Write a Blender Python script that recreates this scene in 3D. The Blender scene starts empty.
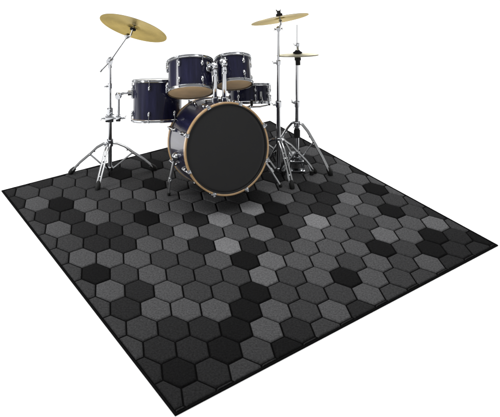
import bpy, bmesh, math, random
from mathutils import Vector, Matrix, Quaternion

random.seed(7)
R_ = math.radians
SC = bpy.context.scene
COL = SC.collection

# ------------------------------------------------------------------ camera
CAM_H, FOC, CX, HY = 2.0, 760.0, 250.0, -155.0   # photo pixels (500 x 417)
cam_d = bpy.data.cameras.new('camera')
cam_d.sensor_fit = 'HORIZONTAL'
cam_d.sensor_width = 36.0
cam_d.lens = FOC / 500 * 36.0
cam_d.shift_y = (HY - 208.5) / 500
cam_d.clip_start = 0.05
cam_d.clip_end = 200
cam = bpy.data.objects.new('camera', cam_d)
cam.location = (0, 0, CAM_H)
cam.rotation_euler = (R_(90), 0, 0)
COL.objects.link(cam)
SC.camera = cam

# ------------------------------------------------------------------ light
world = bpy.data.worlds.new('World')
SC.world = world
world.use_nodes = True
bg = world.node_tree.nodes['Background']
bg.inputs['Color'].default_value = (1, 1, 1, 1)
bg.inputs['Strength'].default_value = 0.36


def area(name, loc, target, sx, sy, power, col=(1, 1, 1)):
    d = bpy.data.lights.new(name, 'AREA')
    d.shape = 'RECTANGLE'
    d.size, d.size_y = sx, sy
    d.energy = power
    d.color = col
    o = bpy.data.objects.new(name, d)
    o.location = loc
    v = Vector(target) - Vector(loc)
    o.rotation_euler = v.to_track_quat('-Z', 'Y').to_euler()
    COL.objects.link(o)
    return o


area('overhead_softbox', (0.0, 8.0, 5.0), (0, 7.9, 0), 7.5, 12.0, 760)
area('key_softbox', (-4.4, 3.2, 1.9), (-0.2, 4.4, 0.1), 1.2, 1.6, 130)
area('strip_softbox', (3.2, 1.0, 1.1), (-0.1, 4.3, 0.4), 0.9, 1.5, 4)

SC.view_settings.view_transform = 'Standard'
SC.view_settings.look = 'None'
SC.view_settings.exposure = 0.0
SC.view_settings.gamma = 1.0
SC.render.engine = 'CYCLES'
SC.cycles.max_bounces = 8
SC.cycles.use_denoising = True


# ------------------------------------------------------------------ placing
def at(px, py, d):
    """metres for a spot of the photo at distance d"""
    return Vector(((px - CX) / FOC * d, d, CAM_H - (py - HY) / FOC * d))


def on_floor(px, py):
    return at(px, py, FOC * CAM_H / (py - HY))


# ------------------------------------------------------------------ materials
def new_mat(name):
    m = bpy.data.materials.new(name)
    m.use_nodes = True
    nt = m.node_tree
    return m, nt, nt.nodes['Principled BSDF']


def N(nt, kind, **kw):
    n = nt.nodes.new(kind)
    for k, v in kw.items():
        if k in n.inputs:
            n.inputs[k].default_value = v
        else:
            setattr(n, k, v)
    return n


def coords(nt, out='Object'):
    return N(nt, 'ShaderNodeTexCoord').outputs[out]


def noise(nt, vec, scale, detail=3, rough=0.5):
    n = N(nt, 'ShaderNodeTexNoise', Scale=scale, Detail=detail, Roughness=rough)
    nt.links.new(vec, n.inputs['Vector'])
    return n.outputs['Fac']


def ramp(nt, fac, stops):
    n = N(nt, 'ShaderNodeValToRGB')
    el = n.color_ramp.elements
    while len(el) < len(stops):
        el.new(0.5)
    for e, (p, c) in zip(el, stops):
        e.position = p
        e.color = (*c, 1) if len(c) == 3 else c
    nt.links.new(fac, n.inputs['Fac'])
    return n.outputs['Color']


def bump(nt, b, height, strength, dist=0.001):
    n = N(nt, 'ShaderNodeBump', Strength=strength, Distance=dist)
    nt.links.new(height, n.inputs['Height'])
    nt.links.new(n.outputs['Normal'], b.inputs['Normal'])


def srgb(v):
    v /= 255.0
    return v / 12.92 if v <= 0.04045 else ((v + 0.055) / 1.055) ** 2.4


def mat_floor():
    m, nt, b = new_mat('white_floor')
    c = ramp(nt, noise(nt, coords(nt), 1.5, 2), [(0.3, (.90, .90, .90)), (0.7, (.92, .92, .92))])
    nt.links.new(c, b.inputs['Base Color'])
    b.inputs['Roughness'].default_value = 0.9
    b.inputs['Specular IOR Level'].default_value = 0.1
    return m


def mat_pile(name, v, k=1.0):
    """short carpet pile, v = tone"""
    m, nt, b = new_mat(name)
    co = coords(nt)
    f1 = noise(nt, co, 330, 4, 0.75)
    f2 = noise(nt, co, 120, 3, 0.6)
    mx = N(nt, 'ShaderNodeMath', operation='MULTIPLY')
    nt.links.new(f1, mx.inputs[0])
    nt.links.new(f2, mx.inputs[1])
    c = ramp(nt, mx.outputs[0], [(0.10, (v * .5, v * .5, v * .51)), (0.25, (v, v, v * 1.03)), (0.42, (v * 1.6, v * 1.6, v * 1.64))])
    nt.links.new(c, b.inputs['Base Color'])
    b.inputs['Roughness'].default_value = 1.0
    b.inputs['Specular IOR Level'].default_value = 0.04
    b.inputs['Sheen Weight'].default_value = 0.0
    bump(nt, b, f1, 0.6, 0.002)
    return m


def mat_metal(name, col, rough, var=0.05):
    m, nt, b = new_mat(name)
    b.inputs['Metallic'].default_value = 1.0
    b.inputs['Base Color'].default_value = (*col, 1)
    f = noise(nt, coords(nt), 60, 4)
    mr = N(nt, 'ShaderNodeMapRange')
    mr.inputs['To Min'].default_value = rough
    mr.inputs['To Max'].default_value = rough + var
    nt.links.new(f, mr.inputs['Value'])
    nt.links.new(mr.outputs[0], b.inputs['Roughness'])
    return m


def mat_lacquer():
    m, nt, b = new_mat('navy_lacquer')
    co = coords(nt)
    mp = N(nt, 'ShaderNodeMapping')
    mp.inputs['Scale'].default_value = (1, 1, 0.12)
    nt.links.new(co, mp.inputs['Vector'])
    f = noise(nt, mp.outputs[0], 45, 5, 0.65)
    c = ramp(nt, f, [(0.3, (.0050, .0055, .0160)), (0.6, (.0120, .0120, .037)), (0.8, (.023, .023, .060))])
    nt.links.new(c, b.inputs['Base Color'])
    b.inputs['Roughness'].default_value = 0.28
    b.inputs['Specular IOR Level'].default_value = 0.10
    b.inputs['Coat Weight'].default_value = 0.46
    b.inputs['Coat Roughness'].default_value = 0.02
    return m


def mat_wood(name, a, c2, gloss=0.35):
    m, nt, b = new_mat(name)
    co = coords(nt)
    mp = N(nt, 'ShaderNodeMapping')
    mp.inputs['Scale'].default_value = (1, 1, 6)
    nt.links.new(co, mp.inputs['Vector'])
    f = noise(nt, mp.outputs[0], 30, 6, 0.7)
    nt.links.new(ramp(nt, f, [(0.3, a), (0.7, c2)]), b.inputs['Base Color'])
    b.inputs['Roughness'].default_value = gloss
    b.inputs['Coat Weight'].default_value = 0.2
    bump(nt, b, f, 0.1, 0.0005)
    return m


def mat_plain(name, col, rough, spec=0.5, var=0.12, scale=40):
    m, nt, b = new_mat(name)
    f = noise(nt, coords(nt), scale, 4)
    lo = tuple(x * (1 - var) for x in col)
    hi = tuple(x * (1 + var) for x in col)
    nt.links.new(ramp(nt, f, [(0.3, lo), (0.7, hi)]), b.inputs['Base Color'])
    b.inputs['Roughness'].default_value = rough
    b.inputs['Specular IOR Level'].default_value = spec
    return m


def mat_cymbal(name, col, rough, tint):
    m, nt, b = new_mat(name)
    co = coords(nt)
    sep = N(nt, 'ShaderNodeSeparateXYZ')
    nt.links.new(co, sep.inputs[0])
    ln = N(nt, 'ShaderNodeVectorMath', operation='LENGTH')
    cb = N(nt, 'ShaderNodeCombineXYZ')
    nt.links.new(sep.outputs[0], cb.inputs[0])
    nt.links.new(sep.outputs[1], cb.inputs[1])
    nt.links.new(cb.outputs[0], ln.inputs[0])
    rv = N(nt, 'ShaderNodeCombineXYZ')
    nt.links.new(ln.outputs['Value'], rv.inputs[0])
    rings = noise(nt, rv.outputs[0], 170, 5, 0.75)       # lathed grooves
    blot = noise(nt, co, 9, 3)
    ad = N(nt, 'ShaderNodeMath', operation='MULTIPLY')
    nt.links.new(rings, ad.inputs[0])
    nt.links.new(blot, ad.inputs[1])
    lo = tuple(x * .50 for x in col)
    nt.links.new(ramp(nt, ad.outputs[0], [(0.12, lo), (0.4, col)]), b.inputs['Base Color'])
    b.inputs['Metallic'].default_value = 1.0
    b.inputs['Roughness'].default_value = rough
    b.inputs['Specular Tint'].default_value = (*tint, 1)
    b.inputs['Anisotropic'].default_value = 0.75
    tg = N(nt, 'ShaderNodeTangent', direction_type='RADIAL', axis='Z')
    nt.links.new(tg.outputs[0], b.inputs['Tangent'])
    bump(nt, b, rings, 0.5, 0.0008)
    return m


M = {
    'floor': mat_floor(),
    'chrome': mat_metal('polished_chrome', (.47, .48, .50), 0.09),
    'leg': mat_metal('stand_chrome', (.56, .57, .58), 0.18),
    'tube': mat_metal('tube_chrome', (.43, .435, .45), 0.07),
    'steel': mat_metal('satin_steel', (.40, .41, .42), 0.28),
    'navy': mat_lacquer(),
    'hoop': mat_wood('maple_hoop', (.36, .22, .10), (.52, .34, .17)),
    'inner': mat_wood('shell_inside', (.45, .33, .20), (.55, .42, .27), 0.6),
    'film': mat_plain('clear_head_over_maple', (.80, .57, .33), 0.35, 0.4, 0.12, 14),
    'white': mat_plain('coated_head', (.72, .72, .70), 0.6),
    'kick': mat_plain('black_film_head', (.0055, .0055, .006), 0.34, 0.42, 0.15, 5),
    'rubber': mat_plain('black_rubber', (.008, .008, .008), 0.7, 0.3),
    'felt': mat_plain('black_felt', (.010, .010, .011), 0.95, 0.1, 0.4, 200),
    'bronze': mat_cymbal('bronze', (.32, .240, .092), 0.28, (.84, .76, .54)),
    'brass_pale': mat_cymbal('pale_bronze', (.92, .87, .68), 0.42, (.95, .92, .80)),
    'spur': mat_metal('brushed_spur', (.66, .67, .68), 0.30),
    'inlay': mat_plain('hoop_inlay', (.012, .012, .012), 0.5),
}


# ------------------------------------------------------------------ mesh tools
class MB:
    def __init__(self):
        self.bm = bmesh.new()

    def verts(self, pts, mat=None):
        if mat is not None:
            pts = [mat @ Vector(p) for p in pts]
        return [self.bm.verts.new(p) for p in pts]

    def face(self, vs, mi=0):
        try:
            f = self.bm.faces.new(vs)
            f.material_index = mi
            f.smooth = True
            return f
        except ValueError:
            return None

    def lathe(self, prof, n=32, mat=None, closed=False):
        """prof: (r, z) pairs turned round local Z"""
        rings = []
        for r, z in prof:
            if r < 1e-6:
                rings.append(self.verts([(0, 0, z)], mat))
            else:
                rings.append(self.verts([(r * math.cos(2 * math.pi * k / n), r * math.sin(2 * math.pi * k / n), z) for k in range(n)], mat))
        pairs = list(zip(rings, rings[1:]))
        if closed:
            pairs.append((rings[-1], rings[0]))
        for a, b in pairs:
            for k in range(n):
                k2 = (k + 1) % n
                if len(a) == 1 and len(b) == 1:
                    continue
                if len(a) == 1:
                    self.face([a[0], b[k], b[k2]])
                elif len(b) == 1:
                    self.face([a[k], a[k2], b[0]])
                else:
                    self.face([a[k], a[k2], b[k2], b[k]])
        return self

    def tube(self, path, r, n=12, flat=None):
        """swept round (or flattened) bar with closed ends; r one radius or one per point"""
        P = [Vector(p) for p in path]
        rs = r if isinstance(r, (list, tuple)) else [r] * len(P)
        t0 = (P[1] - P[0]).normalized()
        u = t0.orthogonal().normalized() if flat is None else (Vector(flat) - t0 * t0.dot(Vector(flat))).normalized()
        rings = []
        prev = t0
        for i, p in enumerate(P):
            if i == 0:
                t = t0
            elif i == len(P) - 1:
                t = (P[i] - P[i - 1]).normalized()
            else:
                t = ((P[i + 1] - p).normalized() + (p - P[i - 1]).normalized()).normalized()
            q = prev.rotation_difference(t)
            u = (q @ u)
            u = (u - t * u.dot(t)).normalized()
            v = t.cross(u)
            prev = t
            k2 = 1.0 if flat is None else 0.28
            rings.append([self.bm.verts.new(p + u * (rs[i] * math.cos(2 * math.pi * k / n)) + v * (rs[i] * k2 * math.sin(2 * math.pi * k / n))) for k in range(n)])
        for a, b in zip(rings, rings[1:]):
            for k in range(n):
                self.face([a[k], a[(k + 1) % n], b[(k + 1) % n], b[k]])
        self.face(list(reversed(rings[0])))
        self.face(rings[-1])
        return self

    def cyl(self, a, b, r, n=20, chamfer=0.0008):
        """short turned piece from a to b with chamfered ends"""
        a, b = Vector(a), Vector(b)
        d = (b - a)
        L = d.length
        m = Matrix.Translation(a) @ d.to_track_quat('Z', 'Y').to_matrix().to_4x4()
        c = min(chamfer, L * .3, r * .4)
        return self.lathe([(0, 0), (r - c, 0), (r, c), (r, L - c), (r - c, L), (0, L)], n, m)

    def box(self, c, s, mat=None, bev=0.0015):
        x, y, z = (v / 2 for v in s)
        bev = min(bev, x * .5, y * .5, z * .5)
        tmp = bmesh.new()
        bmesh.ops.create_cube(tmp, size=1)
        for v in tmp.verts:
            v.co = Vector((v.co.x * s[0], v.co.y * s[1], v.co.z * s[2])) + Vector(c)
        bmesh.ops.bevel(tmp, geom=tmp.edges[:], offset=bev, segments=2, affect='EDGES', profile=0.5)
        vm = {}
        for v in tmp.verts:
            p = mat @ v.co if mat is not None else v.co
            vm[v] = self.bm.verts.new(p)
        for f in tmp.faces:
            self.face([vm[v] for v in f.verts])
        tmp.free()
        return self

    def ball(self, c, rx, ry=None, rz=None, mat=None, n=16):
        ry = rx if ry is None else ry
        rz = rx if rz is None else rz
        m = Matrix.Translation(Vector(c)) @ Matrix.Diagonal((rx, ry, rz, 1))
        if mat is not None:
            m = mat @ m
        return self.lathe([(math.sin(math.pi * k / 10), -math.cos(math.pi * k / 10)) if 0 < k < 10 else (0, -1 if k == 0 else 1) for k in range(11)], n, m)

    def wing(self, c, axis, size, mat=None):
        """wing nut: hub and two ears; axis = along the screw"""
        axis = Vector(axis).normalized()
        c = Vector(c)
        self.cyl(c - axis * size * .5, c + axis * size * .5, size * .42, 14)
        side = axis.orthogonal().normalized()
        for s in (-1, 1):
            self.tube([c + side * s * size * .2, c + side * s * size * .8 + axis * size * .35, c + side * s * size * 1.25 + axis * size * .9],
                      [size * .26, size * .34, size * .24], 10, flat=side.cross(axis))
        return self

    def build(self, name, mats, parent=None, loc=None):
        if loc is not None:
            for v in self.bm.verts:
                v.co -= Vector(loc)
        bmesh.ops.recalc_face_normals(self.bm, faces=self.bm.faces[:])
        me = bpy.data.meshes.new(name)
        self.bm.to_mesh(me)
        self.bm.free()
        for m in (mats if isinstance(mats, (list, tuple)) else [mats]):
            me.materials.append(m)
        me.set_sharp_from_angle(angle=R_(38))
        o = bpy.data.objects.new(name, me)
        COL.objects.link(o)
        if parent is not None:
            o.parent = parent
        return o


def tag(o, label, cat, group=None):
    o['label'] = label
    o['category'] = cat
    if group:
        o['group'] = group
    return o


def thing(name, loc, label, cat, group=None, rot=None):
    o = bpy.data.objects.new(name, None)
    o.empty_display_size = 0.05
    o.location = loc
    if rot is not None:
        o.rotation_mode = 'QUATERNION'
        o.rotation_quaternion = rot
    COL.objects.link(o)
    return tag(o, label, cat, group)


def lean(back, roll):
    """orientation whose Z leans back (away from the camera) and whose X rises to the right by roll"""
    return (Matrix.Rotation(R_(-roll), 4, 'Y') @ Matrix.Rotation(R_(-back), 4, 'X')).to_quaternion()


# ------------------------------------------------------------------ floor
fb = MB()
vs = fb.verts([(-40, -12, -0.0060), (40, -12, -0.0060), (40, 60, -0.0060), (-40, 60, -0.0060)])
fb.face(vs)
fl = fb.build('floor', M['floor'])
fl['kind'] = 'structure'

# ------------------------------------------------------------------ hexagon rug
G = Matrix(((19.3310208, 8.71578934, 27.3180238), (-2.03191632, 5.77647968, 192.047179), (.0160885913, -.0283816307, 1.0)))
QUAD = [(1.3, 190.3), (175.2, 414.8), (498.2, 244.7), (270, 120.5)]        # rug corners in the photo


def lat(i, j):
    q = G @ Vector((i, j, 1))
    return q.x / q.z, q.y / q.z


def unlat(x, y):
    q = G.inverted() @ Vector((x, y, 1))
    return Vector((q.x / q.z, q.y / q.z))


def clip(poly, corners):
    """convex clip"""
    c = sum((Vector(p) for p in corners), Vector((0, 0))) / len(corners)
    for k in range(len(corners)):
        a, b = Vector(corners[k]), Vector(corners[(k + 1) % len(corners)])
        nrm = Vector((-(b - a).y, (b - a).x))
        if nrm.dot(c - a) < 0:
            nrm = -nrm
        out = []
        for p, q in zip(poly, poly[1:] + poly[:1]):
            dp, dq = nrm.dot(p - a), nrm.dot(q - a)
            if dp >= 0:
                out.append(p)
            if (dp >= 0) != (dq >= 0):
                out.append(p + (q - p) * (dp / (dp - dq)))
        poly = out
        if not poly:
            return []
    return poly


def inset(poly, t):
    """move every edge of a convex polygon inwards by t"""
    c = sum(poly, Vector((0, 0))) / len(poly)
    res = poly
    lines = []
    for a, b in zip(poly, poly[1:] + poly[:1]):
        if (b - a).length < 1e-5:
            continue
        nrm = Vector((-(b - a).y, (b - a).x)).normalized()
        if nrm.dot(c - a) < 0:
            nrm = -nrm
        lines.append((a + nrm * t, nrm))
    for a, nrm in lines:
        out = []
        if not res:
            return []
        for p, q in zip(res, res[1:] + res[:1]):
            dp, dq = nrm.dot(p - a), nrm.dot(q - a)
            if dp >= 0:
                out.append(p)
            if (dp >= 0) != (dq >= 0):
                out.append(p + (q - p) * (dp / (dp - dq)))
        res = out
    clean = []
    for p in res:
        if not clean or (p - clean[-1]).length > 4e-4:
            clean.append(p)
    if len(clean) > 1 and (clean[0] - clean[-1]).length < 4e-4:
        clean.pop()
    return clean


TONE = {}
# pile tone of every tile, column by column: column, first row, tones
for row in """
-1 -1 1122222222211
0 -1 12313230312101
1 -1 12011132131112
2 -1 22233113333102
3 -1 22222232223022
4 0 2332023222030
5 -1 10233341320310
6 0 2203313504222
7 0 0223353142232
8 1 222322423321
9 2 12250133031
10 3 2210243232
11 3 2442533322
12 3 1132132022
13 3 1211324231
14 0 2222331433301
15 0 112122320301
16 -1 11213233022411
17 2 2231332120
""".strip().split('\n'):
    ci, j0, tones = row.split()
    for k, v in enumerate(tones):
        TONE[int(ci), int(j0) + k] = int(v)

LEVEL = [srgb(v) * 1.20 for v in (17, 30, 46, 63, 77, 96)]
pile = [mat_pile('pile_tone_%s' % w, v) for w, v in zip(('jet', 'charcoal', 'graphite', 'slate', 'ash', 'pale_ash'), LEVEL)]
seam = mat_pile('pile_seam', srgb(5) * 1.0)
edge = mat_pile('rug_binding', srgb(12) * 1.0)
rimm = mat_pile('rug_edge_strip', srgb(52) * 1.1)

rb = MB()
corn_l = [unlat(*c) for c in QUAD]
ctr = sum(corn_l, Vector((0, 0))) / 4


def floor_xy(ij):
    w = on_floor(*lat(ij.x, ij.y))
    return Vector((w.x, w.y))


corn = [floor_xy(c) for c in corn_l]
zs = -0.0035


def ring(poly, z):
    return [rb.bm.verts.new((p.x, p.y, z)) for p in poly]


# backing slab: seam sheet, bound edge all round, underside
o1 = ring(corn, -0.0056)
o2 = ring(corn, -0.0025)
o3 = ring(inset(corn, .002), 0.0)
o4 = ring(inset(corn, .0055), 0.0)
o5 = ring(inset(corn, .0075), zs)
n4 = 4
for a, b, mi in ((o1, o2, 7), (o2, o3, 7), (o3, o4, 7), (o4, o5, 7)):
    for k in range(n4):
        f = rb.face([a[k], a[(k + 1) % n4], b[(k + 1) % n4], b[k]], mi)
rb.face(o5, 6)
rb.face(list(reversed(o1)), 7)
field = inset(corn, .0085)
for i in range(-2, 19):
    for j in range(-2, 15):
        jj = j + (.5 if i % 2 else 0)
        hexa = [Vector((i + dx, jj + dy)) for dx, dy in ((2 / 3, 0), (1 / 3, .5), (-1 / 3, .5), (-2 / 3, 0), (-1 / 3, -.5), (1 / 3, -.5))]
        poly = clip([floor_xy(h) for h in hexa], field)
        if len(poly) < 3:
            continue
        p0 = inset(poly, .0029)
        if len(p0) < 3:
            continue
        cen = sum(p0, Vector((0, 0))) / len(p0)
        inr = min(abs((q - p).normalized().cross(cen - p)) for p, q in zip(p0, p0[1:] + p0[:1]))
        if inr < .0016:
            continue

        kk = inr / .012 if inr < .012 else 1.0

        def shrink(d):
            return [p + (cen - p) * (d * kk / inr) for p in p0]
        t = TONE.get((i, j), 1) if inr > .012 else 1
        rings = [ring(p0, zs - .001), ring(shrink(.0012), -0.0012), ring(shrink(.0040), -0.0004 + .0018 * kk), ring(shrink(.0075), -0.0002 + .0024 * kk)]
        n = len(p0)
        for a, b in zip(rings, rings[1:]):
            for k in range(n):
                rb.face([a[k], a[(k + 1) % n], b[(k + 1) % n], b[k]], t)
        rb.face(rings[-1], t)
rug_c = sum(corn, Vector((0, 0))) / 4
rug = rb.build('rug', pile + [seam, edge, rimm], loc=(rug_c.x, rug_c.y, -0.006))
rug.location = (rug_c.x, rug_c.y, -0.006)
tag(rug, 'large rectangular rug of black, charcoal and grey hexagon tiles under the whole drum kit', 'rug')


# ------------------------------------------------------------------ drums
def drum(name, label, cat, loc, rot, Rr, L, nl, group=None, turn=0.0, top='white', bottom='film', lug_len=.017):
    t = thing(name, loc, label, cat, group, rot)
    h = L / 2
    w = .006
    MB().lathe([(Rr, -h), (Rr, h), (Rr - w, h + .001), (Rr - w, -h - .001)], 72, closed=True).build('shell', M['navy'], t)
    for s, hm in ((1, top), (-1, bottom)):
        S = Matrix.Diagonal((1, 1, s, 1))
        MB().lathe([(0, h + .0045), (Rr - .012, h + .0045), (Rr - .002, h + .003), (Rr + .003, h - .003), (Rr + .0035, h - .008),
                    (Rr + .0015, h - .008), (Rr + .001, h - .002), (Rr - .006, h + .0015), (0, h + .003)], 72, S).build('drumhead', M[hm], t)
        MB().lathe([(Rr + .004, h - .0075), (Rr + .011, h - .0075), (Rr + .0122, h - .006), (Rr + .011, h - .0045), (Rr + .0062, h - .0035),
                    (Rr + .0058, h + .0050), (Rr + .0090, h + .0060), (Rr + .0098, h + .0072), (Rr + .0090, h + .0084),
                    (Rr + .0035, h + .0076)], 72, S, closed=True).build('hoop', M['chrome'], t)
        for k in range(nl):
            a = 2 * math.pi * (k + turn) / nl
            ca, sa = math.cos(a), math.sin(a)
            F = Matrix(((ca, -sa, 0, 0), (sa, ca, 0, 0), (0, 0, 1, 0), (0, 0, 0, 1)))
            zc = s * (h - .022 - lug_len)
            lm = MB()
            lm.ball((Rr + .004, 0, zc), .0105, .0085, lug_len, F, 14)
            lm.box((Rr + .0012, 0, zc), (.0045, .012, lug_len * 1.7), F)
            lg = lm.build('lug', M['chrome'], t)
            rm = MB()
            p = F @ Vector((Rr + .0100, 0, zc + s * lug_len * .6))
            q = F @ Vector((Rr + .0100, 0, s * (h + .002)))
            rm.tube([p, q], .0026, 8)
            rm.box((Rr + .0100, 0, s * (h + .001)), (.0070, .0070, .007), F)
            rm.build('tension_rod', M['chrome'], lg)
    return t


BASS_F = Vector((-0.129, 4.206, 0.3230))          # centre of the front head
BASS_R, BASS_L = .2365, .385
yaw, tilt = R_(19.5), R_(13.5)
bn = Vector((math.sin(yaw) * math.cos(tilt), -math.cos(yaw) * math.cos(tilt), math.sin(tilt)))   # faces the camera
bx = Vector((math.cos(yaw), math.sin(yaw), 0))
by = bn.cross(bx)
bq = Matrix((bx, by, bn)).transposed().to_quaternion()

bass_c = BASS_F - bn * (BASS_L / 2)
bass = thing('bass_drum', bass_c, 'navy lacquered bass drum on spurs with a plain black front head and maple hoop', 'bass drum', None, bq)
BM = Matrix.Translation(bass_c) @ bq.to_matrix().to_4x4()
BI = BM.inverted()
h = BASS_L / 2
MB().lathe([(BASS_R, -h), (BASS_R, h), (BASS_R - .008, h + .001), (BASS_R - .008, -h - .001)], 120, closed=True).build('shell', M['navy'], bass)
for s, hm, hp in ((1, 'kick', 'hoop'), (-1, 'white', 'hoop')):
    S = Matrix.Diagonal((1, 1, s, 1))
    MB().lathe([(0, h + .0045), (BASS_R - .030, h + .0045), (BASS_R - .022, h + .0055), (BASS_R - .014, h + .0045), (BASS_R - .003, h + .003),
                (BASS_R + .003, h - .004), (BASS_R + .0035, h - .012),
                (BASS_R + .001, h - .012), (BASS_R - .006, h + .001), (0, h + .003)], 120, S).build('drumhead', M[hm], bass)
    hb = MB().lathe([(BASS_R - .0030, h + .0075), (BASS_R - .0026, h + .0160), (BASS_R - .0012, h + .0175), (BASS_R + .0052, h + .0175), (BASS_R + .0068, h + .0158),
                     (BASS_R + .0068, h - .010), (BASS_R + .0055, h - .012), (BASS_R + .0040, h - .012), (BASS_R + .0040, h + .0075)], 120, S, closed=True).build('hoop', M[hp], bass)
    if s == 1:
        MB().lathe([(BASS_R - .0036, h + .0055), (BASS_R - .0036, h + .0150), (BASS_R - .0082, h + .0150), (BASS_R - .0110, h + .0055)], 120, S, closed=True).build('hoop_inlay', M['inlay'], hb)
    for k in range(8):
        a = 2 * math.pi * (k + .5) / 8
        ca, sa = math.cos(a), math.sin(a)
        F = Matrix(((ca, -sa, 0, 0), (sa, ca, 0, 0), (0, 0, 1, 0), (0, 0, 0, 1)))
        cl = MB()
        cl.box((BASS_R + .0030, 0, s * (h + .0200)), (.013, .022, .004), F, .0015)
        cl.box((BASS_R + .0105, 0, s * (h + .005)), (.005, .020, .034), F, .002)
        cl.ball((BASS_R + .0125, 0, s * (h - .006)), .0080, .0105, .012, F, 12)
        ck = cl.build('claw_hook', M['chrome'], bass)
        rd = MB()
        rd.tube([F @ Vector((BASS_R + .0140, 0, s * (h + .020))), F @ Vector((BASS_R + .0140, 0, s * (h - .085)))], .0032, 8)
        rd.box((BASS_R + .0140, 0, s * (h + .026)), (.009, .009, .012), F)
        rd.build('tension_rod', M['chrome'], ck)
        lm = MB()
        lm.ball((BASS_R + .006, 0, s * (h - .095)), .0145, .011, .027, F, 14)
        lm.box((BASS_R + .0015, 0, s * (h - .095)), (.005, .016, .046), F)
        lm.build('lug', M['chrome'], bass)


def spur(top, foot, side):
    """folding leg from a bracket on the shell down to the rug"""
    lt, lf = BI @ Vector(top), BI @ Vector(foot)
    d = (lf - lt).normalized()
    r0 = Vector((lt.x, lt.y, 0)).normalized()
    m = MB()
    m.tube([lt + r0 * .012, lt + r0 * .012 + (lf - lt) * .58], .0085, 14)
    m.tube([lt + r0 * .012 + (lf - lt) * .5, lf - d * .012], .0058, 12)
    mid = lt + r0 * .012 + (lf - lt) * .58
    m.cyl(mid - d * .012, mid + d * .012, .0115, 16)
    m.wing(mid + r0.cross(d) * .013, r0.cross(d), .010)
    b = m.build('spur', M['spur'], bass)
    br = MB()
    br.ball(lt + r0 * .004, .024, .024, .032)
    br.cyl(lt - d * .016 + r0 * .012, lt + d * .022 + r0 * .012, .0135, 16)
    br.build('spur_bracket', M['chrome'], b)
    MB().tube([lf - d * .016, lf - d * .004, lf], [.0095, .0100, .006], 14).build('rubber_foot', M['rubber'], b)


def shell_point(ang, z):
    return BM @ Vector((BASS_R * math.cos(R_(ang)), BASS_R * math.sin(R_(ang)), z))


spur(shell_point(190, -.02), on_floor(168.5, 196) + Vector((0, 0, .004)), -1)
spur(shell_point(-14, -.03), on_floor(281.5, 187.5) + Vector((0, 0, .004)), 1)

# tom holder on top of the bass drum
T1_C, T1_Q, T1_R, T1_L = at(190.2, 77, 4.45), lean(33, 4.0), .129, .170
T2_C, T2_Q, T2_R, T2_L = at(233.6, 71.5, 4.52), lean(33, 5), .102, .150


def drum_point(c, q, R, az, z):
    return c + q @ Vector((R * math.cos(R_(az)), R * math.sin(R_(az)), z))


# holder: plate on the shell, two upright posts, an arm to each tom
hm = MB()
hp = BM @ Matrix.Translation((0, BASS_R + .004, 0))
hm.box((0, 0, 0), (.105, .016, .075), Matrix.Translation((.0, BASS_R + .001, .0)))
holder = hm.build('tom_holder', M['chrome'], bass)
arms = []
for k, (pxt, pyt, tc, tq, tr, az) in enumerate(((215.0, 66.5, T1_C, T1_Q, T1_R, -32), (224.3, 64.0, T2_C, T2_Q, T2_R, -118))):
    top = at(pxt, pyt, 4.37)
    m = MB()
    t_ = BI @ top
    dn = (BI.to_3x3() @ Vector((0, 0, -1))).normalized()
    b_ = t_.copy()
    while b_.xy.length > BASS_R - .004 and (b_ - t_).length < .4:
        b_ = b_ + dn * .002
    d = (t_ - b_).normalized()
    m.tube([b_, t_], .0128, 18)
    m.build('post', M['chrome'], holder)
    m = MB()
    m.cyl(b_ + d * .004, b_ + d * .034, .0190, 20)
    m.build('post_socket', M['chrome'], holder)
    m = MB()
    m.cyl(t_ - d * .055, t_ - d * .022, .0155, 20)
    wv = BI.to_3x3() @ Vector((0, -1, 0))
    m.wing(t_ - d * .038 + wv * .02, wv, .012)
    m.ball(t_, .0195)
    m.build('post_clamp', M['chrome'], holder)
    tgt = BI @ drum_point(tc, tq, tr + .016, az, .028)
    m = MB()
    mid = (t_ * .45 + tgt * .55) + d * .014
    m.tube([t_, mid, tgt], .0082, 14)
    m.ball(t_ + (tgt - t_) * .35 + d * .008, .0150)
    m.wing(t_ + wv * .028 + d * .006, wv, .012)
    m.build('tom_arm', M['chrome'], holder)

tom1 = drum('rack_tom', 'larger navy rack tom tilted back over the left of the bass drum', 'rack tom', T1_C, T1_Q, T1_R, T1_L, 6, 'rack toms', turn=.12)
tom2 = drum('rack_tom', 'smaller navy rack tom tilted back in front of the shallow snare drum', 'rack tom', T2_C, T2_Q, T2_R, T2_L, 5, 'rack toms', turn=.28)
for t, R, az in ((tom1, T1_R, -32), (tom2, T2_R, -118)):
    F = Matrix.Rotation(R_(az), 4, 'Z')
    m = MB()
    m.box((R + .006, 0, .028), (.014, .040, .058), F, .004)
    m.cyl(F @ Vector((R + .010, 0, .028)), F @ Vector((R + .030, 0, .028)), .0165, 18)
    m.wing(F @ Vector((R + .026, .024, .030)), F @ Vector((0, 1, 0)), .010)
    m.build('mount_bracket', M['chrome'], t)

FT_C, FT_Q, FT_R, FT_L = at(157.6, 99.8, 4.62), lean(15, 1.0), .147, .225
ftom = drum('hanging_tom', 'deep navy tom hung from the left cymbal stand, upright beside the bass drum', 'tom', FT_C, FT_Q, FT_R, FT_L, 6, turn=.30)
FT_AZ = 192
F = Matrix.Rotation(R_(FT_AZ), 4, 'Z')
m = MB()
m.box((FT_R + .006, 0, .045), (.014, .044, .066), F, .004)
m.cyl(F @ Vector((FT_R + .010, 0, .045)), F @ Vector((FT_R + .034, 0, .045)), .0165, 18)
m.wing(F @ Vector((FT_R + .026, -.024, .050)), F @ Vector((0, -1, 0)), .010)
m.build('mount_bracket', M['chrome'], ftom)

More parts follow.
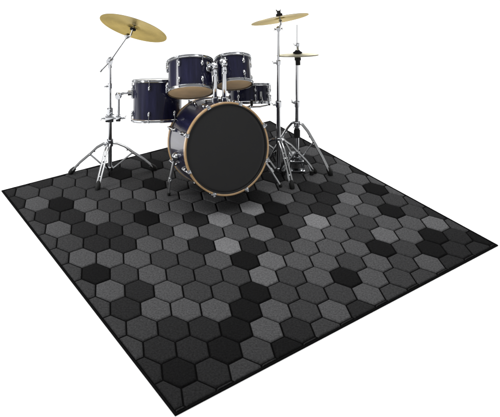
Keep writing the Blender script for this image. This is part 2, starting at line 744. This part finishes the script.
SN_C, SN_Q, SN_R, SN_L = at(249.5, 93.8, 4.78), lean(19, 1.5), .129, .105
snare = drum('snare_drum', 'shallow navy snare drum with chrome hoops on a low stand behind the bass drum', 'snare drum', SN_C, SN_Q, SN_R, SN_L, 8, turn=.35, lug_len=.013)
F = Matrix.Rotation(R_(-60), 4, 'Z')
m = MB()
m.box((SN_R + .008, 0, -.012), (.016, .016, .044), F, .003)
m.tube([F @ Vector((SN_R + .018, .0, -.02)), F @ Vector((SN_R + .030, .0, -.045)), F @ Vector((SN_R + .020, 0, -.062))], .005, 8)
m.build('snare_strainer', M['steel'], snare)


# ------------------------------------------------------------------ stands
def leg(root, base, ang, reach, z_top, z_hub, rub=.0):
    """double braced leg: two straps from the collar to the foot with a lower brace"""
    base = Vector(base)
    u = Vector((math.cos(R_(ang)), math.sin(R_(ang)), 0))
    s = Vector((-u.y, u.x, 0))
    foot = base + u * reach + Vector((0, 0, .012))
    joint = base + u * (reach * .50) + Vector((0, 0, z_top * .66))
    top = base + u * .020 + Vector((0, 0, z_top))
    hub = base + u * .020 + Vector((0, 0, z_hub))
    bend = base + u * (reach * .16) + Vector((0, 0, z_top * .985))
    m = MB()
    for k in (-1, 1):
        o = s * (k * .0085)
        m.tube([p + o for p in (top, bend, (bend + joint) / 2 + Vector((0, 0, .008)), joint, joint.lerp(foot, .5) + Vector((0, 0, .006)), foot)], .0060, 8)
    for f in (.04, .36, .8):
        p = top.lerp(joint, f * 2) if f < .5 else joint.lerp(foot, (f - .5) * 2)
        if f > .1:
            m.cyl(p - s * .012, p + s * .012, .0045, 10)
    lg = m.build('leg', M['leg'], root, root.location)
    br = MB()
    for k in (-1, 1):
        o = s * (k * .0035)
        br.tube([hub + o, joint + o - Vector((0, 0, .004))], .0040, 8)
    br.cyl(joint - s * .015 - Vector((0, 0, .002)), joint + s * .015 - Vector((0, 0, .002)), .0055, 12)
    br.build('brace', M['leg'], lg, root.location)
    d = (foot - joint).normalized()
    ft = MB()
    ft.tube([foot - d * .035, foot - d * .012, foot + d * .002 - Vector((0, 0, .004)), foot + d * .010 - Vector((0, 0, .0085))], [.0125, .0155, .0150, .008], 14)
    ft.build('rubber_foot', M['rubber'], lg, root.location)


def collar(root, c, r, hgt, wing_dir=None, name='clamp'):
    c = Vector(c)
    m = MB()
    m.cyl(c - Vector((0, 0, hgt / 2)), c + Vector((0, 0, hgt / 2)), r, 20, .0015)
    if wing_dir is not None:
        w = Vector(wing_dir).normalized()
        m.cyl(c + w * r * .6, c + w * (r + .012), .0065, 12)
        m.wing(c + w * (r + .016), w, .0105)
    return m.build(name, M['chrome'], root, root.location)


# --- left boom stand
LS = Vector((-.853, 4.63, 0))
ls = thing('cymbal_stand', LS, 'chrome boom cymbal stand at the left with the tilted crash and hanging tom', 'cymbal stand', 'chrome hardware stands')
zL = lambda py, d=4.63: CAM_H - (py - HY) / FOC * d
MB().tube([LS + Vector((0, 0, .020)), LS + Vector((0, 0, zL(112)))], .0125, 20).build('lower_tube', M['tube'], ls, LS)
MB().tube([LS + Vector((0, 0, zL(113))), LS + Vector((0, 0, zL(62)))], .0092, 18).build('upper_tube', M['tube'], ls, LS)
collar(ls, LS + Vector((0, 0, zL(112))), .0185, .045, (.3, -1, 0))
collar(ls, LS + Vector((0, 0, zL(86))), .0135, .030, (-1, -.3, 0))
collar(ls, LS + Vector((0, 0, zL(143) + .002)), .0200, .040, (-.6, -1, 0), 'leg_collar')
collar(ls, LS + Vector((0, 0, .030)), .0175, .026, None, 'leg_hub')
for ang, rr in ((183, .238), (9, .272), (-98, .225)):
    leg(ls, LS, ang, rr, zL(143), .030)
piv = LS + Vector((0, -.004, zL(61)))
b0, b1 = at(100.5, 71, 4.618), at(127.5, 36, 4.612)
CL_C, CL_Q = at(133.3, 28.2, 4.60), lean(31, -17)
bm_ = MB()
bm_.tube([b0, piv + (b1 - b0) * .0, b1], .0062, 14)
bm_.cyl(b0 - (b1 - b0).normalized() * .004, b0 + (b1 - b0).normalized() * .012, .0080, 12)
boom = bm_.build('boom_arm', M['tube'], ls, LS)
m = MB()
m.cyl(piv + Vector((0, -.018, 0)), piv + Vector((0, .026, 0)), .0200, 22)
m.box(piv + Vector((0, .010, -.022)), (.024, .020, .040))
m.wing(piv + Vector((.0, -.026, 0)), (0, -1, 0), .013)
bd = (b1 - b0).normalized()
m.cyl(piv - bd * .018, piv + bd * .018, .0120, 16)
m.build('boom_pivot', M['chrome'], boom, LS)
ax = CL_Q @ Vector((0, 0, 1))
m = MB()
m.cyl(b1 - bd * .016, b1 + bd * .010, .0130, 18)
m.ball(b1, .0165)
m.wing(b1 + Vector((.014, -.014, 0)), (.7, -.7, 0), .010)
m.tube([b1, CL_C - ax * .045, CL_C + ax * .045], [.0072, .0055, .0042], 12)
m.build('cymbal_tilter', M['chrome'], boom, LS)
m = MB()
m.cyl(CL_C - ax * .012, CL_C - ax * .003, .0185, 18)
m.cyl(CL_C + ax * .020, CL_C + ax * .034, .0165, 18)
m.build('felt_washer', M['felt'], boom, LS)
MB().wing(CL_C + ax * .044, ax, .011).build('wing_nut', M['chrome'], boom, LS)

# clamp arm carrying the hanging tom
gt = drum_point(FT_C, FT_Q, FT_R + .034, FT_AZ, .045)
ck = Vector((LS.x, LS.y, zL(118)))
elbow_lo = at(118.5, 118, 4.60)
elbow_hi = at(118.5, 95.5, 4.60)
m = MB()
m.tube([ck + Vector((-.038, -.004, 0)), elbow_lo + Vector((.030, 0, 0))], .0072, 12)
ca = m.build('tom_clamp', M['chrome'], ls, LS)
m = MB()
m.box(ck + Vector((0, -.002, 0)), (.052, .044, .040), None, .006)
m.wing(ck + Vector((-.046, -.004, 0)), (-1, 0, 0), .012)
m.box(elbow_lo, (.030, .030, .036), None, .005)
m.wing(elbow_lo + Vector((.036, 0, 0)), (1, 0, 0), .012)
m.build('clamp_block', M['chrome'], ca, LS)
m = MB()
m.tube([elbow_lo - Vector((0, 0, .014)), elbow_hi], .0080, 14)
m.ball(elbow_hi, .0215)
m.cyl(elbow_hi + Vector((0, -.030, 0)), elbow_hi + Vector((0, .012, 0)), .0155, 16)
m.tube([elbow_hi, gt.lerp(elbow_hi, .4) + Vector((0, 0, .006)), gt], .0075, 12)
m.build('tom_arm', M['chrome'], ca, LS)

# --- right straight stand
RS = Vector((.172, 4.60, 0))
rs = thing('cymbal_stand', RS, 'straight chrome cymbal stand between the bass drum and the hi-hat, small crash on top', 'cymbal stand', 'chrome hardware stands')
zR = lambda py, d=4.60: CAM_H - (py - HY) / FOC * d
MB().tube([RS + Vector((0, 0, .020)), RS + Vector((0, 0, zR(104)))], .0130, 20).build('lower_tube', M['tube'], rs, RS)
MB().tube([RS + Vector((0, 0, zR(105))), RS + Vector((0, 0, zR(62)))], .0100, 18).build('middle_tube', M['tube'], rs, RS)
MB().tube([RS + Vector((0, 0, zR(63))), RS + Vector((0, 0, zR(29)))], .0074, 16).build('upper_tube', M['tube'], rs, RS)
collar(rs, RS + Vector((0, 0, zR(104))), .0180, .036, (-1, -.5, 0))
collar(rs, RS + Vector((0, 0, zR(62.5))), .0140, .028, (-1, -.4, 0))
collar(rs, RS + Vector((0, 0, zR(140))), .0195, .034, (.8, -1, 0), 'leg_collar')
collar(rs, RS + Vector((0, 0, .036)), .0180, .026, None, 'leg_hub')
for ang, rr in ((-68, .195), (8, .225), (152, .235)):
    leg(rs, RS, ang, rr, zR(140), .036)
CR_C, CR_Q = at(280, 19.3, 4.60), lean(19.5, 10.5)
ax = CR_Q @ Vector((0, 0, 1))
tp = RS + Vector((0, 0, zR(29)))
m = MB()
m.cyl(tp + Vector((0, -.016, .0)), tp + Vector((0, .016, 0)), .0135, 18)
m.wing(tp + Vector((-.020, 0, -.002)), (-1, 0, .2), .012)
m.wing(tp + Vector((.020, 0, .002)), (1, 0, .2), .010)
m.tube([tp, CR_C - ax * .030, CR_C + ax * .048], [.0075, .0055, .0042], 12)
tl = m.build('cymbal_tilter', M['chrome'], rs, RS)
MB().cyl(CR_C - ax * .016, CR_C - ax * .004, .0105, 18).build('cymbal_seat', M['chrome'], tl, RS)
MB().cyl(CR_C + ax * .012, CR_C + ax * .034, .0200, 18, .003).build('felt_washer', M['felt'], tl, RS)
m = MB()
m.cyl(CR_C + ax * .034, CR_C + ax * .050, .0120, 16)
m.wing(CR_C + ax * .044, ax, .016)
m.build('wing_nut', M['rubber'], tl, RS)

# --- hi-hat stand
HS = Vector((.288, 4.66, 0))
hs = thing('hi_hat_stand', HS, 'two-legged chrome hi-hat stand with pedal at the right edge of the kit', 'hi-hat stand', 'chrome hardware stands')
zH = lambda py, d=4.66: CAM_H - (py - HY) / FOC * d
MB().tube([HS + Vector((0, 0, .045)), HS + Vector((0, 0, zH(104)))], .0125, 20).build('lower_tube', M['tube'], hs, HS)
MB().tube([HS + Vector((0, 0, zH(105))), HS + Vector((0, 0, zH(64)))], .0092, 18).build('upper_tube', M['tube'], hs, HS)
MB().tube([HS + Vector((0, 0, zH(66))), HS + Vector((0, 0, zH(25)))], .0034, 10).build('pull_rod', M['tube'], hs, HS)
collar(hs, HS + Vector((0, 0, zH(104))), .0170, .034, (-1, -.3, .5))
collar(hs, HS + Vector((0, 0, zH(124))), .0195, .030, (-.4, -1, 0), 'leg_collar')
m = MB()
m.cyl(HS + Vector((0, 0, zH(137))), HS + Vector((0, 0, zH(130))), .0195, 20)
m.cyl(HS + Vector((0, 0, zH(131))), HS + Vector((0, 0, zH(128))), .0155, 20)
m.build('spring_housing', M['rubber'], hs, HS)
for ang, foot in ((0, at(330.5, 175.5, 4.60)), (1, at(268, 164, 4.76))):
    f = Vector((foot.x, foot.y, 0)) - HS
    leg(hs, HS, math.degrees(math.atan2(f.y, f.x)), f.length, zH(123), .075)
collar(hs, HS + Vector((0, 0, .075)), .0185, .030, (1, -.4, 0), 'leg_hub')
# pedal: base frame, heel plate, tilted footboard and its chain
m = MB()
for k in (-1, 1):
    m.tube([HS + Vector((k * .038, -.004, .060)), HS + Vector((k * .040, -.006, .012)), HS + Vector((k * .040, .02, .004)), HS + Vector((k * .036, .235, .005))], .0050, 10)
m.box(HS + Vector((0, -.004, .060)), (.082, .030, .016))
m.box(HS + Vector((0, -.012, .008)), (.095, .040, .012))
m.build('pedal_frame', M['chrome'], hs, HS)
PM = Matrix.Translation(HS + Vector((0, .115, .050))) @ Matrix.Rotation(R_(-18), 4, 'X')
m = MB()
m.box((0, -.01, 0), (.074, .20, .008), PM, .003)
for k in range(7):
    m.box((0, -.085 + k * .026, .0055), (.058, .006, .004), PM)
fbd = m.build('footboard', M['steel'], hs, HS)
m = MB()
m.box(HS + Vector((0, .235, .012)), (.074, .055, .012), None, .003)
m.build('heel_plate', M['steel'], hs, HS)
m = MB()
for k in range(6):
    m.cyl(HS + Vector((-.006, .012, .086 + k * .012)), HS + Vector((.006, .012, .086 + k * .012)), .0050, 8)
m.build('chain', M['steel'], fbd, HS)
# front strut of the frame with rubber feet
m = MB()
for k in (-1, 1):
    p = HS + Vector((k * .085, -.055, .0))
    m.tube([HS + Vector((0, 0, .12)), HS + Vector((k * .055, -.03, .075)), p + Vector((0, 0, .016))], .0062, 10)
strut = m.build('radius_rod', M['chrome'], hs, HS)
m = MB()
for k in (-1, 1):
    p = HS + Vector((k * .085, -.055, .0))
    m.cyl(p + Vector((0, 0, .003)), p + Vector((0, 0, .026)), .0125, 14)
m.build('rubber_foot', M['rubber'], strut, HS)

HQ = lean(11.5, 1.5)
HC = Vector((HS.x + .004, HS.y, zH(55)))
ax = HQ @ Vector((0, 0, 1))
m = MB()
m.cyl(HC - ax * .060, HC - ax * .030, .0150, 18)
m.cyl(HC - ax * .032, HC - ax * .0165, .0200, 18)
m.build('seat_cup', M['rubber'], hs, HS)
m = MB()
m.lathe([(0, .012), (.030, .012), (.029, .016), (.016, .024), (.010, .032), (0, .032)], 24, Matrix.Translation(HC) @ HQ.to_matrix().to_4x4())
m.build('felt_washer', M['felt'], hs, HS)
m = MB()
cz = HC + Vector((0, 0, .030))
m.cyl(cz, cz + Vector((0, 0, .030)), .0085, 16)
m.cyl(cz + Vector((0, 0, .022)), cz + Vector((0, 0, .042)), .0115, 16)
m.wing(cz + Vector((-.016, -.008, .032)), (-1, -.5, 0), .010)
m.build('clutch', M['chrome'], hs, HS)

# --- snare stand
SS = Vector((-.006, 4.83, 0))
ss = thing('snare_stand', SS, 'low chrome snare stand with a three-armed basket, mostly hidden behind the bass drum', 'snare stand', 'chrome hardware stands')
sax = SN_Q @ Vector((0, 0, 1))
sb = SN_C - sax * (SN_L / 2 + .026)
MB().tube([SS + Vector((0, 0, .020)), SS + Vector((0, 0, sb.z - .03)), sb], .0110, 16).build('tube', M['chrome'], ss, SS)
for ang in (-100, 20, 140):
    leg(ss, SS, ang, .20, .15, .030)
collar(ss, SS + Vector((0, 0, .15)), .018, .03, (0, 1, 0), 'leg_collar')
collar(ss, SS + Vector((0, 0, .030)), .017, .022, None, 'leg_hub')
for k in range(3):
    a = R_(35 + 120 * k)
    u = SN_Q @ Vector((math.cos(a), math.sin(a), 0))
    e = SN_C - sax * (SN_L / 2) + u * (SN_R + .020)
    m = MB()
    m.tube([sb, sb + u * (SN_R * .6), e - sax * .016, e + sax * .016], .0055, 10)
    ar = m.build('basket_arm', M['chrome'], ss, SS)
    MB().tube([e - sax * .020, e + sax * .012], .0085, 10).build('rubber_grip', M['rubber'], ar, SS)


# ------------------------------------------------------------------ cymbals
def cymbal(name, label, cat, c, q, R, mat, group, flip=1, depth=.10, gap=0.0):
    prof_t = [(.0055, .155), (.05, .152), (.10, .140), (.15, .115), (.185, .085), (.205, .070), (.24, .0635), (.40, .052), (.60, .036), (.80, .017), (.93, .004), (1.0, -.003)]
    th = .0016 / R
    top = [(r * R, z * R * depth * 6.2 * flip) for r, z in prof_t]
    low = [(r * R, z * R * depth * 6.2 * flip - th * R) for r, z in reversed(prof_t)]
    m = MB()
    m.lathe(top + low, 96, closed=True)
    o = m.build(name, mat)
    o.location = c
    o.rotation_mode = 'QUATERNION'
    o.rotation_quaternion = q
    return tag(o, label, cat, group)


cymbal('crash_cymbal', 'large golden crash cymbal tilted steeply on the left boom stand, underside showing', 'cymbal', CL_C, CL_Q, .212, M['bronze'], 'bronze cymbals', depth=.11)
cymbal('crash_cymbal', 'small golden crash cymbal on top of the straight stand right of the bass drum', 'cymbal', CR_C, CR_Q, .177, M['bronze'], 'bronze cymbals', depth=.11)
cymbal('hi_hat_cymbal', 'upper of the two pale hi-hat cymbals, bell facing up under the clutch', 'cymbal', HC + (HQ @ Vector((0, 0, .0025))), HQ, .129, M['brass_pale'], 'hi-hat cymbals', depth=.12)
cymbal('hi_hat_cymbal', 'lower of the two pale hi-hat cymbals, bell facing down on the black seat cup', 'cymbal', HC - (HQ @ Vector((0, 0, .0025))), HQ, .129, M['brass_pale'], 'hi-hat cymbals', flip=-1, depth=.12)
